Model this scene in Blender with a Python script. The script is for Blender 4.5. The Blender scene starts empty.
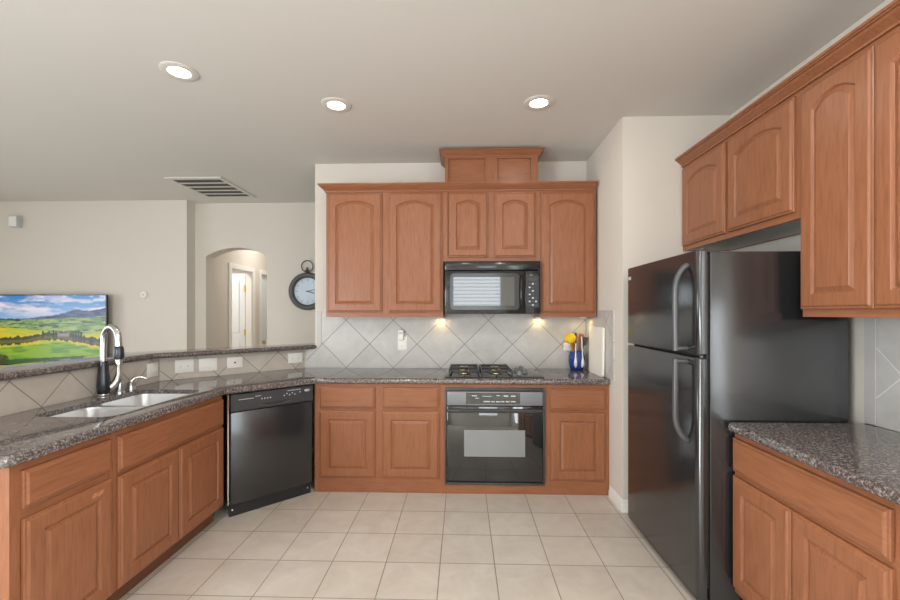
import bpy, bmesh, math, random
import numpy as np
from mathutils import Vector, Matrix

S = bpy.context.scene
COL = S.collection
PI = math.pi

# ------------------------------------------------------------------ camera, world, light, exposure
cam_d = bpy.data.cameras.new('camera')
cam = bpy.data.objects.new('camera', cam_d); COL.objects.link(cam)
cam.location = (0, 0, 1.405)
cam.rotation_euler = (PI / 2, 0, 0.0297)
cam_d.sensor_width = 36.0
cam_d.lens = 418.0 / 900.0 * 36.0
cam_d.shift_y = 13.5 / 900.0
cam_d.clip_start = 0.02
S.camera = cam

world = bpy.data.worlds.new('sky'); S.world = world
world.use_nodes = True
bg = world.node_tree.nodes['Background']
bg.inputs[0].default_value = (0.80, 0.90, 1.0, 1)
bg.inputs[1].default_value = 0.8

def area(name, loc, target, sx, sy, power, col=(1, 1, 1), parent=None, shape='RECTANGLE', spread=None):
    d = bpy.data.lights.new(name, 'AREA'); d.shape = shape
    d.size = sx; d.size_y = sy; d.energy = power; d.color = col
    if spread: d.spread = spread
    o = bpy.data.objects.new(name, d); COL.objects.link(o)
    o.location = loc
    dv = Vector(target) - Vector(loc)
    o.rotation_euler = dv.to_track_quat('-Z', 'Y').to_euler()
    if parent: o.parent = parent
    return o

# daylight through the kitchen window, then fill lamps at three added, unseen windows
area('daylight_kitchen_window', (0.25, -3.35, 1.6), (0.25, 0, 1.35), 1.5, 1.8, 60, (0.88, 0.95, 1))
area('added_fill_side', (-3.2, -1.5, 1.25), (1.3, 0.6, 0.9), 1.8, 2.0, 245, (0.88, 0.95, 1))  # added fill from an invented window, aimed at the right-hand cabinets
area('added_fill_living', (-7.35, 1.5, 1.5), (0, 1.5, 1.2), 3.0, 2.2, 92, (0.88, 0.95, 1))  # added fill from the left, through a made-up living room opening
area('added_fill_nook', (2.15, -1.6, 1.35), (0, -1.2, 1.1), 2.0, 2.2, 108, (0.88, 0.95, 1))  # added fill from the right, brightens the peninsula fronts

S.view_settings.view_transform = 'Standard'
S.view_settings.look = 'None'
S.view_settings.exposure = -0.12
S.view_settings.gamma = 1.0
S.view_settings.use_curve_mapping = False
S.cycles.max_bounces = 10
S.cycles.diffuse_bounces = 6
S.cycles.sample_clamp_indirect = 6.0
S.cycles.caustics_reflective = False
S.cycles.caustics_refractive = False

# ------------------------------------------------------------------ materials
def srgb(r, g, b):
    f = lambda v: (v / 255 / 12.92) if v / 255 <= 0.04045 else ((v / 255 + 0.055) / 1.055) ** 2.4
    return (f(r), f(g), f(b), 1)

def new_mat(name):
    m = bpy.data.materials.new(name); m.use_nodes = True
    nt = m.node_tree; b = nt.nodes['Principled BSDF']
    return m, nt, b

def plain(name, col, rough=0.5, metal=0.0, spec=0.5, ior=1.45, bump=0.0, bscale=200, emit=None, estr=0, coat=0.0, vary=0.0, vscale=3):
    m, nt, b = new_mat(name)
    b.inputs['Base Color'].default_value = col
    b.inputs['Roughness'].default_value = rough
    b.inputs['Metallic'].default_value = metal
    b.inputs['Specular IOR Level'].default_value = spec
    b.inputs['Coat Weight'].default_value = coat
    b.inputs['IOR'].default_value = ior
    if emit:
        b.inputs['Emission Color'].default_value = emit
        b.inputs['Emission Strength'].default_value = estr
    if bump or vary:
        tc = nt.nodes.new('ShaderNodeTexCoord')
    if bump:
        n = nt.nodes.new('ShaderNodeTexNoise'); n.inputs['Scale'].default_value = bscale; n.inputs['Detail'].default_value = 3
        bp = nt.nodes.new('ShaderNodeBump'); bp.inputs['Strength'].default_value = bump; bp.inputs['Distance'].default_value = 0.002
        nt.links.new(tc.outputs['Object'], n.inputs['Vector'])
        nt.links.new(n.outputs['Fac'], bp.inputs['Height']); nt.links.new(bp.outputs['Normal'], b.inputs['Normal'])
    if vary:
        n2 = nt.nodes.new('ShaderNodeTexNoise'); n2.inputs['Scale'].default_value = vscale; n2.inputs['Detail'].default_value = 4
        nt.links.new(tc.outputs['Object'], n2.inputs['Vector'])
        mx = nt.nodes.new('ShaderNodeMix'); mx.data_type = 'RGBA'
        mx.inputs[6].default_value = tuple(c * (1 - vary) for c in col[:3]) + (1,)
        mx.inputs[7].default_value = tuple(min(1, c * (1 + vary)) for c in col[:3]) + (1,)
        nt.links.new(n2.outputs['Fac'], mx.inputs[0]); nt.links.new(mx.outputs[2], b.inputs['Base Color'])
    return m

def wood(name, horizontal=False, tint=1.0):
    m, nt, b = new_mat(name); N, L = nt.nodes, nt.links
    tc = N.new('ShaderNodeTexCoord'); oi = N.new('ShaderNodeObjectInfo')
    sc = N.new('ShaderNodeVectorMath'); sc.operation = 'SCALE'; sc.inputs[0].default_value = (7.3, 3.1, 5.7)
    L.new(oi.outputs['Random'], sc.inputs['Scale'])
    ad = N.new('ShaderNodeVectorMath'); ad.operation = 'ADD'
    L.new(tc.outputs['Object'], ad.inputs[0]); L.new(sc.outputs[0], ad.inputs[1])
    mp = N.new('ShaderNodeMapping')
    mp.inputs['Scale'].default_value = (5, 60, 60) if horizontal else (60, 60, 5)
    L.new(ad.outputs[0], mp.inputs['Vector'])
    n1 = N.new('ShaderNodeTexNoise'); n1.inputs['Scale'].default_value = 1.6; n1.inputs['Detail'].default_value = 6; n1.inputs['Distortion'].default_value = 0.6
    L.new(mp.outputs[0], n1.inputs['Vector'])
    # cathedral figure: bands of a stretched noise field
    mp2 = N.new('ShaderNodeMapping'); mp2.inputs['Scale'].default_value = (0.9, 6, 6) if horizontal else (6, 6, 0.9)
    L.new(ad.outputs[0], mp2.inputs['Vector'])
    n2 = N.new('ShaderNodeTexNoise'); n2.inputs['Scale'].default_value = 1.0; n2.inputs['Detail'].default_value = 1.5
    L.new(mp2.outputs[0], n2.inputs['Vector'])
    mu = N.new('ShaderNodeMath'); mu.operation = 'MULTIPLY'; mu.inputs[1].default_value = 60
    L.new(n2.outputs['Fac'], mu.inputs[0])
    si = N.new('ShaderNodeMath'); si.operation = 'SINE'; L.new(mu.outputs[0], si.inputs[0])
    ma = N.new('ShaderNodeMath'); ma.operation = 'MULTIPLY_ADD'; ma.inputs[1].default_value = 0.045; L.new(si.outputs[0], ma.inputs[0]); L.new(n1.outputs['Fac'], ma.inputs[2])
    cr = N.new('ShaderNodeValToRGB'); e = cr.color_ramp.elements
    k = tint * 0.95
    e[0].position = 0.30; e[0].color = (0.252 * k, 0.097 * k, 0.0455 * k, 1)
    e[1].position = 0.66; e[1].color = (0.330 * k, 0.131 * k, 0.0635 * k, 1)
    mid = cr.color_ramp.elements.new(0.46); mid.color = (0.297 * k, 0.116 * k, 0.0545 * k, 1)
    L.new(ma.outputs[0], cr.inputs[0]); L.new(cr.outputs[0], b.inputs['Base Color'])
    b.inputs['Roughness'].default_value = 0.34
    b.inputs['Specular IOR Level'].default_value = 0.36
    bp = N.new('ShaderNodeBump'); bp.inputs['Strength'].default_value = 0.12; bp.inputs['Distance'].default_value = 0.001
    L.new(n1.outputs['Fac'], bp.inputs['Height']); L.new(bp.outputs[0], b.inputs['Normal'])
    return m

def granite():
    m, nt, b = new_mat('granite'); N, L = nt.nodes, nt.links
    tc = N.new('ShaderNodeTexCoord')
    n1 = N.new('ShaderNodeTexNoise'); n1.inputs['Scale'].default_value = 95; n1.inputs['Detail'].default_value = 5; n1.inputs['Roughness'].default_value = 0.7
    n1.inputs['Distortion'].default_value = 0.8
    L.new(tc.outputs['Object'], n1.inputs['Vector'])
    cr = N.new('ShaderNodeValToRGB'); e = cr.color_ramp.elements
    e[0].position = 0.34; e[0].color = srgb(58, 54, 54)
    e[1].position = 0.68; e[1].color = srgb(178, 172, 168)
    for p, c in ((0.45, srgb(76, 68, 66)), (0.52, srgb(108, 99, 96)), (0.59, srgb(140, 134, 133))):
        x = e.new(p); x.color = c
    L.new(n1.outputs['Fac'], cr.inputs[0])
    v = N.new('ShaderNodeTexVoronoi'); v.inputs['Scale'].default_value = 190
    L.new(tc.outputs['Object'], v.inputs['Vector'])
    sep = N.new('ShaderNodeSeparateColor'); L.new(v.outputs['Color'], sep.inputs[0])
    lt = N.new('ShaderNodeMath'); lt.operation = 'LESS_THAN'; lt.inputs[1].default_value = 0.22; L.new(sep.outputs[0], lt.inputs[0])
    mx = N.new('ShaderNodeMix'); mx.data_type = 'RGBA'; mx.inputs[7].default_value = srgb(74, 64, 62)
    mu = N.new('ShaderNodeMath'); mu.operation = 'MULTIPLY'; mu.inputs[1].default_value = 0.55; L.new(lt.outputs[0], mu.inputs[0])
    L.new(mu.outputs[0], mx.inputs[0]); L.new(cr.outputs[0], mx.inputs[6])
    L.new(mx.outputs[2], b.inputs['Base Color'])
    b.inputs['Roughness'].default_value = 0.06
    b.inputs['Specular IOR Level'].default_value = 0.6
    b.inputs['IOR'].default_value = 1.75
    return m

def tile_mat(name, ax, x0, z0, diag, c0, c1, grout, gw=0.011, square=False, rough=0.35, y0=0.0):
    """Grouted tile in object coordinates. ax = axis letter running along the surface ('x','y'); with z for walls, y for floors."""
    m, nt, b = new_mat(name); N, L = nt.nodes, nt.links
    tc = N.new('ShaderNodeTexCoord'); sp = N.new('ShaderNodeSeparateXYZ'); L.new(tc.outputs['Object'], sp.inputs[0])
    def math_(op, a, bb=None, c=None):
        n = N.new('ShaderNodeMath'); n.operation = op
        for i, v in enumerate((a, bb, c)):
            if v is None: continue
            if isinstance(v, (int, float)): n.inputs[i].default_value = v
            else: L.new(v, n.inputs[i])
        return n.outputs[0]
    A = math_('SUBTRACT', sp.outputs['X' if ax == 'x' else 'Y'], x0)
    B = math_('SUBTRACT', sp.outputs['Y' if square else 'Z'], z0)
    if square:
        s, t = math_('DIVIDE', A, diag), math_('DIVIDE', B, diag)
    else:
        s, t = math_('DIVIDE', math_('ADD', A, B), diag), math_('DIVIDE', math_('SUBTRACT', A, B), diag)
    def line(v):
        f = math_('FRACT', v); g = math_('SUBTRACT', f, 0.5); h = math_('ABSOLUTE', g)
        return math_('GREATER_THAN', h, 0.5 - gw)
    g = math_('MAXIMUM', line(s), line(t))
    # per-tile tone
    cm = N.new('ShaderNodeCombineXYZ'); L.new(math_('FLOOR', s), cm.inputs[0]); L.new(math_('FLOOR', t), cm.inputs[1])
    wn = N.new('ShaderNodeTexWhiteNoise'); wn.noise_dimensions = '3D'; L.new(cm.outputs[0], wn.inputs['Vector'])
    n1 = N.new('ShaderNodeTexNoise'); n1.inputs['Scale'].default_value = 6; n1.inputs['Detail'].default_value = 6; n1.inputs['Roughness'].default_value = 0.65
    n1.inputs['Distortion'].default_value = 0.7
    L.new(tc.outputs['Object'], n1.inputs['Vector'])
    f = math_('ADD', math_('MULTIPLY', n1.outputs['Fac'], 1.3), math_('MULTIPLY', wn.outputs['Value'], 0.25))
    f = math_('SUBTRACT', f, 0.28)
    mx = N.new('ShaderNodeMix'); mx.data_type = 'RGBA'; mx.inputs[6].default_value = c0; mx.inputs[7].default_value = c1
    mx.clamp_factor = True; L.new(f, mx.inputs[0])
    m2 = N.new('ShaderNodeMix'); m2.data_type = 'RGBA'; m2.inputs[7].default_value = grout
    L.new(g, m2.inputs[0]); L.new(mx.outputs[2], m2.inputs[6]); L.new(m2.outputs[2], b.inputs['Base Color'])
    b.inputs['Roughness'].default_value = rough
    bp = N.new('ShaderNodeBump'); bp.inputs['Strength'].default_value = 0.5; bp.inputs['Distance'].default_value = 0.002
    h = math_('SUBTRACT', math_('MULTIPLY', n1.outputs['Fac'], 0.15), g)
    L.new(h, bp.inputs['Height']); L.new(bp.outputs[0], b.inputs['Normal'])
    return m

M = {}
M['wall'] = plain('wall_paint', srgb(215, 208, 198), 0.9, spec=0.2, bump=0.15, bscale=120)
M['ceil'] = plain('ceiling_paint', srgb(216, 213, 207), 0.95, spec=0.1, bump=0.2, bscale=90)
M['white'] = plain('white_trim_paint', srgb(232, 230, 226), 0.45)
M['wood'] = wood('stained_oak')
M['woodh'] = wood('stained_oak_cross', True)
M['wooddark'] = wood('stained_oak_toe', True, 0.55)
M['melamine'] = plain('pale_melamine', srgb(205, 202, 196), 0.5)
M['granite'] = granite()
M['black'] = plain('black_gloss', (0.016, 0.016, 0.017, 1), 0.14, spec=0.7)
M['blackglass'] = plain('black_glass', (0.010, 0.010, 0.011, 1), 0.03, spec=0.5, ior=1.9)
M['blackplastic'] = plain('black_plastic', (0.02, 0.02, 0.022, 1), 0.35)
M['fridgeblack'] = plain('textured_black_enamel', (0.016, 0.0165, 0.018, 1), 0.17, spec=0.6, ior=1.75, bump=0.05, bscale=420)
M['handleblack'] = plain('handle_satin_black', (0.06, 0.06, 0.063, 1), 0.28, spec=0.8)
M['charcoal'] = plain('charcoal_panel', (0.048, 0.050, 0.053, 1), 0.28)
M['greyglass'] = plain('grey_window_glass', (0.22, 0.225, 0.225, 1), 0.06, spec=0.5, ior=1.8)
M['silvertext'] = plain('pale_print', (0.55, 0.56, 0.57, 1), 0.5)
M['steel'] = plain('brushed_steel', (0.84, 0.84, 0.84, 1), 0.34, metal=1.0)
M['chrome'] = plain('chrome', (0.82, 0.82, 0.83, 1), 0.12, metal=1.0)
M['satin'] = plain('satin_nickel', (0.56, 0.56, 0.56, 1), 0.25, metal=1.0)
M['knobgrey'] = plain('knob_grey', (0.20, 0.20, 0.205, 1), 0.35)
M['panelgrey'] = plain('oven_panel_grey', (0.21, 0.22, 0.23, 1), 0.3)
M['dwblack'] = plain('dishwasher_black', (0.020, 0.020, 0.021, 1), 0.2, spec=0.5, ior=1.7)
M['iron'] = plain('cast_iron', (0.038, 0.038, 0.04, 1), 0.4)
M['brass'] = plain('brass', (0.75, 0.52, 0.12, 1), 0.3, metal=1.0)
M['plate'] = plain('white_plastic', srgb(238, 236, 230), 0.4)
M['slot'] = plain('dark_slot', (0.03, 0.03, 0.03, 1), 0.6)
M['lens'] = plain('lamp_lens', (1, 1, 1, 1), 0.5, emit=(1, 0.93, 0.82, 1), estr=14)
M['doorwhite'] = plain('white_door_paint', srgb(226, 231, 235), 0.4)
M['bronze'] = plain('aged_bronze', srgb(84, 83, 81), 0.5, metal=0.2, bump=0.3, bscale=60)
M['dial'] = plain('clock_dial', srgb(206, 224, 236), 0.5, vary=0.14, vscale=9)
M['mark'] = plain('dial_marks', srgb(158, 172, 182), 0.6)
M['blue'] = plain('cobalt_glaze', srgb(32, 58, 130), 0.12, spec=0.7, vary=0.35, vscale=30)
M['ceramic'] = plain('white_glaze', srgb(220, 224, 228), 0.2)
M['yellow'] = plain('yellow_bristle', srgb(242, 202, 30), 0.6, bump=0.8, bscale=160)
M['spoonwood'] = plain('utensil_wood', srgb(150, 92, 52), 0.5, vary=0.2, vscale=40)
M['orangewood'] = plain('utensil_handle_wood', srgb(186, 104, 52), 0.45)
M['greyplastic'] = plain('grey_nylon', srgb(82, 72, 74), 0.5)
M['board'] = plain('cutting_board', srgb(243, 237, 227), 0.5)
M['faucetblack'] = plain('faucet_black', (0.02, 0.024, 0.032, 1), 0.2, spec=0.7)
M['vent'] = plain('vent_white', srgb(214, 210, 202), 0.5)
M['ventdark'] = plain('vent_dark', srgb(96, 95, 94), 0.8)
M['sensorgrey'] = plain('sensor_grey', srgb(196, 198, 202), 0.5)
M['blind'] = plain('blind_slat', srgb(240, 238, 234), 0.5)
M['floor'] = tile_mat('floor_tile', 'x', -0.1251, 3.2666, 0.3054, srgb(188, 178, 166), srgb(216, 208, 198), srgb(140, 130, 118), gw=0.009, square=True, rough=0.32)
TB = (srgb(176, 172, 167), srgb(206, 204, 201), srgb(122, 118, 114))
M['tile_back'] = tile_mat('backsplash_tile', 'x', 0.24, 1.343, 0.44, *TB, gw=0.008)
M['tile_right'] = tile_mat('backsplash_tile_side', 'y', 1.838, 1.135, 0.44, TB[0], TB[1], srgb(222, 220, 216), gw=0.008)
M['tile_alcove'] = tile_mat('backsplash_tile_corner', 'y', 3.75, 1.343, 0.44, *TB, gw=0.008)
TK = (srgb(178, 168, 156), srgb(208, 200, 190), srgb(122, 114, 106))
M['tile_kneeL'] = tile_mat('peninsula_tile', 'y', 2.181, 0.905, 0.32, *TK, gw=0.010)
M['tile_kneeD'] = tile_mat('peninsula_tile_angled', 'x', -2.1, 0.905, 0.2263 * 1.0, *TK, gw=0.010)

# ------------------------------------------------------------------ mesh helpers
def finish(bm, smooth=None):
    bmesh.ops.recalc_face_normals(bm, faces=bm.faces[:])

def obj(name, bm, mat, parent=None, smooth=None, loc=None, rotz=0.0):
    """link a bmesh as ONE mesh object; smooth = angle in degrees for smooth shading"""
    finish(bm)
    me = bpy.data.meshes.new(name); bm.to_mesh(me); bm.free()
    for m in (mat if isinstance(mat, (list, tuple)) else [mat]): me.materials.append(m)
    if smooth:
        for p in me.polygons: p.use_smooth = True
        me.set_sharp_from_angle(angle=math.radians(smooth))
    o = bpy.data.objects.new(name, me); COL.objects.link(o)
    if parent: o.parent = parent
    if loc: o.location = loc
    o.rotation_euler = (0, 0, rotz)
    return o

def thing(name, label, cat, loc=(0, 0, 0), rotz=0.0, group=None):
    o = bpy.data.objects.new(name, None); COL.objects.link(o)
    o.empty_display_size = 0.1
    o.location = loc; o.rotation_euler = (0, 0, rotz)
    return tag(o, label, cat, group)

def tag(o, label, cat, group=None):
    o['label'] = label; o['category'] = cat
    if group: o['group'] = group
    return o

def struct(name, bm, mat, parent=None, **k):
    o = obj(name, bm, mat, parent, **k)
    if parent is None: o['kind'] = 'structure'
    return o

def copy_thing(root, label, loc=None, rotz=None):
    r = root.copy(); COL.objects.link(r); r['label'] = label
    if loc: r.location = loc
    if rotz is not None: r.rotation_euler = (0, 0, rotz)
    for ch in list(root.children):
        c = ch.copy(); COL.objects.link(c); c.parent = r
        for g in list(ch.children):
            d = g.copy(); COL.objects.link(d); d.parent = c
    return r

def B(): return bmesh.new()

def box(bm, x0, x1, y0, y1, z0, z1, bev=0.0, seg=2, mi=0):
    r = bmesh.ops.create_cube(bm, size=1.0)
    vs = r['verts']
    for v in vs:
        v.co = Vector(((x0 + x1) / 2 + v.co.x * (x1 - x0), (y0 + y1) / 2 + v.co.y * (y1 - y0), (z0 + z1) / 2 + v.co.z * (z1 - z0)))
    fs = {f for v in vs for f in v.link_faces}
    for f in fs: f.material_index = mi
    if bev > 0:
        es = list({e for v in vs for e in v.link_edges})
        bmesh.ops.bevel(bm, geom=es, offset=bev, segments=seg, affect='EDGES', profile=0.5)
    return vs

def boxo(name, x0, x1, y0, y1, z0, z1, mat, parent=None, bev=0.0, seg=2):
    bm = B(); box(bm, x0, x1, y0, y1, z0, z1, bev, seg)
    return obj(name, bm, mat, parent, smooth=35 if bev else None)

def loops(bm, rings, cap0=True, cap1=True, closed=True, mi=0):
    """bridge rings of equal length"""
    R = [[bm.verts.new(p) for p in r] for r in rings]
    n = len(R[0])
    for a, b in zip(R, R[1:]):
        for i in range(n if closed else n - 1):
            j = (i + 1) % n
            try:
                f = bm.faces.new((a[i], a[j], b[j], b[i])); f.material_index = mi
            except ValueError: pass
    if cap0: bm.faces.new(R[0][::-1]).material_index = mi
    if cap1: bm.faces.new(R[-1]).material_index = mi
    return R

def lathe(bm, prof, c=(0, 0, 0), n=24, axis='z', mi=0):
    """profile of (r, h); revolve about the axis through c"""
    rings = []
    for r, h in prof:
        ring = []
        for i in range(n):
            a = 2 * PI * i / n
            p = (r * math.cos(a), r * math.sin(a), h)
            if axis == 'y': p = (p[0], h, p[1])
            if axis == 'x': p = (h, p[0], p[1])
            ring.append((c[0] + p[0], c[1] + p[1], c[2] + p[2]))
        rings.append(ring)
    loops(bm, rings, mi=mi)

def tube(bm, pts, rad, n=12, closed=False, flat=1.0):
    pts = [Vector(p) for p in pts]; m = len(pts)
    rs = rad if isinstance(rad, (list, tuple)) else [rad] * m
    tang = []
    for i in range(m):
        a = pts[(i - 1) % m] if (closed or i > 0) else pts[i]
        b = pts[(i + 1) % m] if (closed or i < m - 1) else pts[i]
        tang.append((b - a).normalized())
    up = Vector((0, 0, 1)) if abs(tang[0].z) < 0.9 else Vector((0, 1, 0))
    nrm = (up - tang[0] * up.dot(tang[0])).normalized()
    rings = []
    for i in range(m):
        nrm = (nrm - tang[i] * nrm.dot(tang[i])).normalized()
        bi = tang[i].cross(nrm)
        rings.append([tuple(pts[i] + (nrm * math.cos(2 * PI * k / n) + bi * math.sin(2 * PI * k / n) * flat) * rs[i]) for k in range(n)])
    if closed:
        rings.append(rings[0])
        R = [[bm.verts.new(p) for p in r] for r in rings[:-1]]
        for i in range(m):
            a, b = R[i], R[(i + 1) % m]
            for k in range(n):
                bm.faces.new((a[k], a[(k + 1) % n], b[(k + 1) % n], b[k]))
    else:
        loops(bm, rings)

def offset_poly(P, d, closed=True):
    """offset to the LEFT of travel by d (inward for a counter-clockwise polygon)"""
    n = len(P); out = []
    for i in range(n):
        p = Vector(P[i]); q = []
        if closed or i > 0: q.append((p - Vector(P[i - 1])).normalized())
        if closed or i < n - 1: q.append((Vector(P[(i + 1) % n]) - p).normalized())
        ns = [Vector((-t.y, t.x)) for t in q]
        if len(ns) == 1: out.append(tuple(p + ns[0] * d)); continue
        b = ns[0] + ns[1]
        k = b.length_squared
        out.append(tuple(p + b * (2 * d / k)) if k > 1e-6 else tuple(p + ns[0] * d))
    return out

def fillet(P, radii, n=6):
    out = []; m = len(P)
    for i in range(m):
        r = radii.get(i, 0) if isinstance(radii, dict) else radii
        p = Vector(P[i])
        if r <= 0: out.append(tuple(p)); continue
        a = (Vector(P[i - 1]) - p).normalized(); b = (Vector(P[(i + 1) % m]) - p).normalized()
        ang = a.angle(b); t = r / math.tan(ang / 2)
        c = p + (a + b).normalized() * (r / math.sin(ang / 2))
        s = p + a * t - c; e = p + b * t - c
        a0 = math.atan2(s.y, s.x); a1 = math.atan2(e.y, e.x); da = (a1 - a0 + PI) % (2 * PI) - PI
        for k in range(n + 1):
            w = a0 + da * k / n; out.append((c.x + r * math.cos(w), c.y + r * math.sin(w)))
    return out

def ring_edges(vs): return [vs[i - 1].link_edges and next(e for e in vs[i].link_edges if e.other_vert(vs[i]) is vs[i - 1]) for i in range(len(vs))]

def fill_ring(bm, rings):
    es = []
    for vs in rings:
        for i in range(len(vs)):
            e = bm.edges.get((vs[i - 1], vs[i]))
            es.append(e if e else bm.edges.new((vs[i - 1], vs[i])))
    bmesh.ops.triangle_fill(bm, use_beauty=True, use_dissolve=False, edges=es)

def prism(bm, P, a0, a1, axis='z', holes=()):
    """extrude a 2-D outline (and holes) along an axis; 'z': (x,y), 'y': (x,z), 'x': (y,z)"""
    def pt(p, a): return {'z': (p[0], p[1], a), 'y': (p[0], a, p[1]), 'x': (a, p[0], p[1])}[axis]
    lo, hi = [], []
    for Q in (P,) + tuple(holes):
        l = [bm.verts.new(pt(p, a0)) for p in Q]; h = [bm.verts.new(pt(p, a1)) for p in Q]
        for i in range(len(Q)): bm.faces.new((l[i - 1], l[i], h[i], h[i - 1]))
        lo.append(l); hi.append(h)
    fill_ring(bm, lo); fill_ring(bm, hi)

def offset_edges(P, ds):
    """move edge i (from point i to i+1) inward by ds[i] and intersect neighbours"""
    n = len(P); out = []
    for i in range(n):
        p = Vector(P[i]); a = (p - Vector(P[i - 1])).normalized(); b = (Vector(P[(i + 1) % n]) - p).normalized()
        na, nb = Vector((-a.y, a.x)), Vector((-b.y, b.x)); da, db = ds[i - 1], ds[i]
        cr = a.x * b.y - a.y * b.x
        if abs(cr) < 1e-4: out.append(tuple(p + (na * da + nb * db) / 2)); continue
        p1 = p + na * da; p2 = p + nb * db; w = p2 - p1
        t = (w.x * b.y - w.y * b.x) / cr
        out.append(tuple(p1 + a * t))
    return out

def slab(bm, P, z0, z1, r=0.018, hole=None, seg=4, square=None):
    """worktop slab with a rounded nose all round (P counter-clockwise)"""
    prof = []
    for k in range(seg + 1):
        a = PI / 2 * k / seg; prof.append((r - r * math.sin(a), z1 - r + r * math.cos(a)))
    for k in range(seg + 1):
        a = PI / 2 * k / seg; prof.append((r - r * math.cos(a), z0 + r - r * math.sin(a)))
    k = [0.02 if square and square((Vector(P[i]) + Vector(P[(i + 1) % len(P)])) / 2) else 1.0 for i in range(len(P))]
    rings = [[(p[0], p[1], z) for p in offset_edges(P, [d * q for q in k])] for d, z in prof]
    R = loops(bm, rings, cap0=False, cap1=False)
    top, bot = [R[0]], [R[-1]]
    if hole:
        big = offset_poly(hole, -.031); zm = z1 - .028
        rg = [[bm.verts.new((p[0], p[1], z)) for p in Q] for Q, z in ((hole, z1), (hole, zm), (big, zm), (big, z0))]
        for a, b in zip(rg, rg[1:]):
            for i in range(len(hole)): bm.faces.new((a[i - 1], a[i], b[i], b[i - 1]))
        t, c = rg[0], rg[-1]
        top.append(t); bot.append(c)
    fill_ring(bm, top); fill_ring(bm, bot)

def sweep(bm, path, prof, z0):
    """moulding: profile (out, up) swept along an open path; 'out' lies to the RIGHT of travel"""
    rings = [[(p[0], p[1], z0 + u) for p in offset_poly(path, -o, closed=False)] for o, u in prof]
    n = len(path); V = [[bm.verts.new(p) for p in r] for r in rings]
    m = len(V)
    for k in range(m):
        a, b = V[k], V[(k + 1) % m]
        for i in range(n - 1): bm.faces.new((a[i], a[i + 1], b[i + 1], b[i]))
    bm.faces.new([v[0] for v in V]); bm.faces.new([v[-1] for v in V][::-1])

# ------------------------------------------------------------------ the setting
CH = 2.80            # ceiling height
XR, XL, YN = 1.885, -7.0, -3.0

bm = B(); box(bm, XL - .1, 2.1, YN - .1, 8.1, -0.1, 0); struct('floor', bm, M['floor'])
bm = B(); box(bm, XL - .1, 2.1, YN - .1, 8.1, CH, CH + .1); struct('ceiling', bm, M['ceil'])
bm = B(); box(bm, -1.375, 1.135, 3.863, 3.983, 0, CH); struct('wall_back', bm, M['wall'])
bm = B(); box(bm, 1.135, XR, 3.0, 3.983, 0, CH)
struct('wall_alcove', bm, M['wall'])
bm = B(); box(bm, XL, -3.387, 5.04, 5.2, 0, CH); struct('wall_living', bm, M['wall'])
# wall with the arched opening
ax0, ax1, asp, aap = -3.247, -2.463, 2.13, 2.238
half = (ax1 - ax0) / 2; rise = aap - asp; Rr = (half * half + rise * rise) / (2 * rise); zc = aap - Rr; xc = (ax0 + ax1) / 2
arc = []
a_ = math.asin(half / Rr)
for k in range(17):
    w = a_ - 2 * a_ * k / 16; arc.append((xc + Rr * math.sin(w), zc + Rr * math.cos(w)))
bm = B()
prism(bm, [(-3.5, 0), (ax0, 0)] + arc[::-1] + [(ax1, 0), (2.0, 0), (2.0, CH), (-3.5, CH)], 5.2, 5.39, 'y')
struct('wall_arch', bm, M['wall'])
# hallway beyond the arch
bm = B()
prism(bm, [(5.39, 0), (6.046, 0), (6.046, 2.07), (6.66, 2.07), (6.66, 0), (6.96, 0), (6.96, 2.07), (7.72, 2.07), (7.72, 0), (8.0, 0), (8.0, CH), (5.39, CH)], -3.5, -3.4, 'x')
struct('wall_hall_left', bm, M['wall'])
bm = B(); box(bm, -2.3, -2.2, 5.39, 8.0, 0, CH); struct('wall_hall_right', bm, M['wall'])
bm = B(); box(bm, -5.6, -2.2, 8.0, 8.1, 0, CH); struct('wall_hall_end', bm, M['wall'])
bm = B(); box(bm, -5.6, -5.5, 5.2, 8.0, 0, CH); struct('wall_bedroom', bm, M['wall'])
# walls with window openings; all but the rear opening are added for fill
def wall_with_openings(name, lo, hi, ops, a0, a1, axis):
    bm = B(); xs = lo
    for (o0, o1, s, h) in ops:
        def bx(p0, p1, z0, z1):
            if axis == 'y': box(bm, p0, p1, a0, a1, z0, z1)
            else: box(bm, a0, a1, p0, p1, z0, z1)
        bx(xs, o0, 0, CH); bx(o0, o1, 0, s); bx(o0, o1, h, CH); xs = o1
    if axis == 'y': box(bm, xs, hi, a0, a1, 0, CH)
    else: box(bm, a0, a1, xs, hi, 0, CH)
    struct(name, bm, M['wall'])
OP1 = [(-0.45, 0.95, 0.85, 2.55)]
OP2 = [(0.0, 3.0, 0.35, 2.4)]
wall_with_openings('wall_rear', XL, 2.0, OP1, YN - .12, YN, 'y')
wall_with_openings('wall_left', YN, 5.04, OP2, XL - .12, XL, 'x')  # unseen opening put in to let the living room fill through
OP4 = [(-2.4, -0.6, 0.25, 2.3)]
wall_with_openings('wall_added_nook', YN, -0.3, OP4, -2.9, -2.8, 'x')  # wall and opening invented out of view to carry the side fill
OP3 = [(-2.6, -0.6, 0.25, 2.45)]
wall_with_openings('wall_right', YN, 3.983, OP3, XR, XR + .12, 'x')  # the opening is added, out of view, for the nook fill
def window_frame(name, o0, o1, s, h, a0, a1, axis, mullion=True):
    bm = B(); t = .05
    def bx(p0, p1, z0, z1):
        if axis == 'y': box(bm, p0, p1, a0, a1, z0, z1)
        else: box(bm, a0, a1, p0, p1, z0, z1)
    bx(o0, o1, s, s + t); bx(o0, o1, h - t, h); bx(o0, o0 + t, s + t, h - t); bx(o1 - t, o1, s + t, h - t)
    m = (o0 + o1) / 2
    if mullion: bx(m - .02, m + .02, s + t, h - t)
    struct(name, bm, M['white'])
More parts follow.
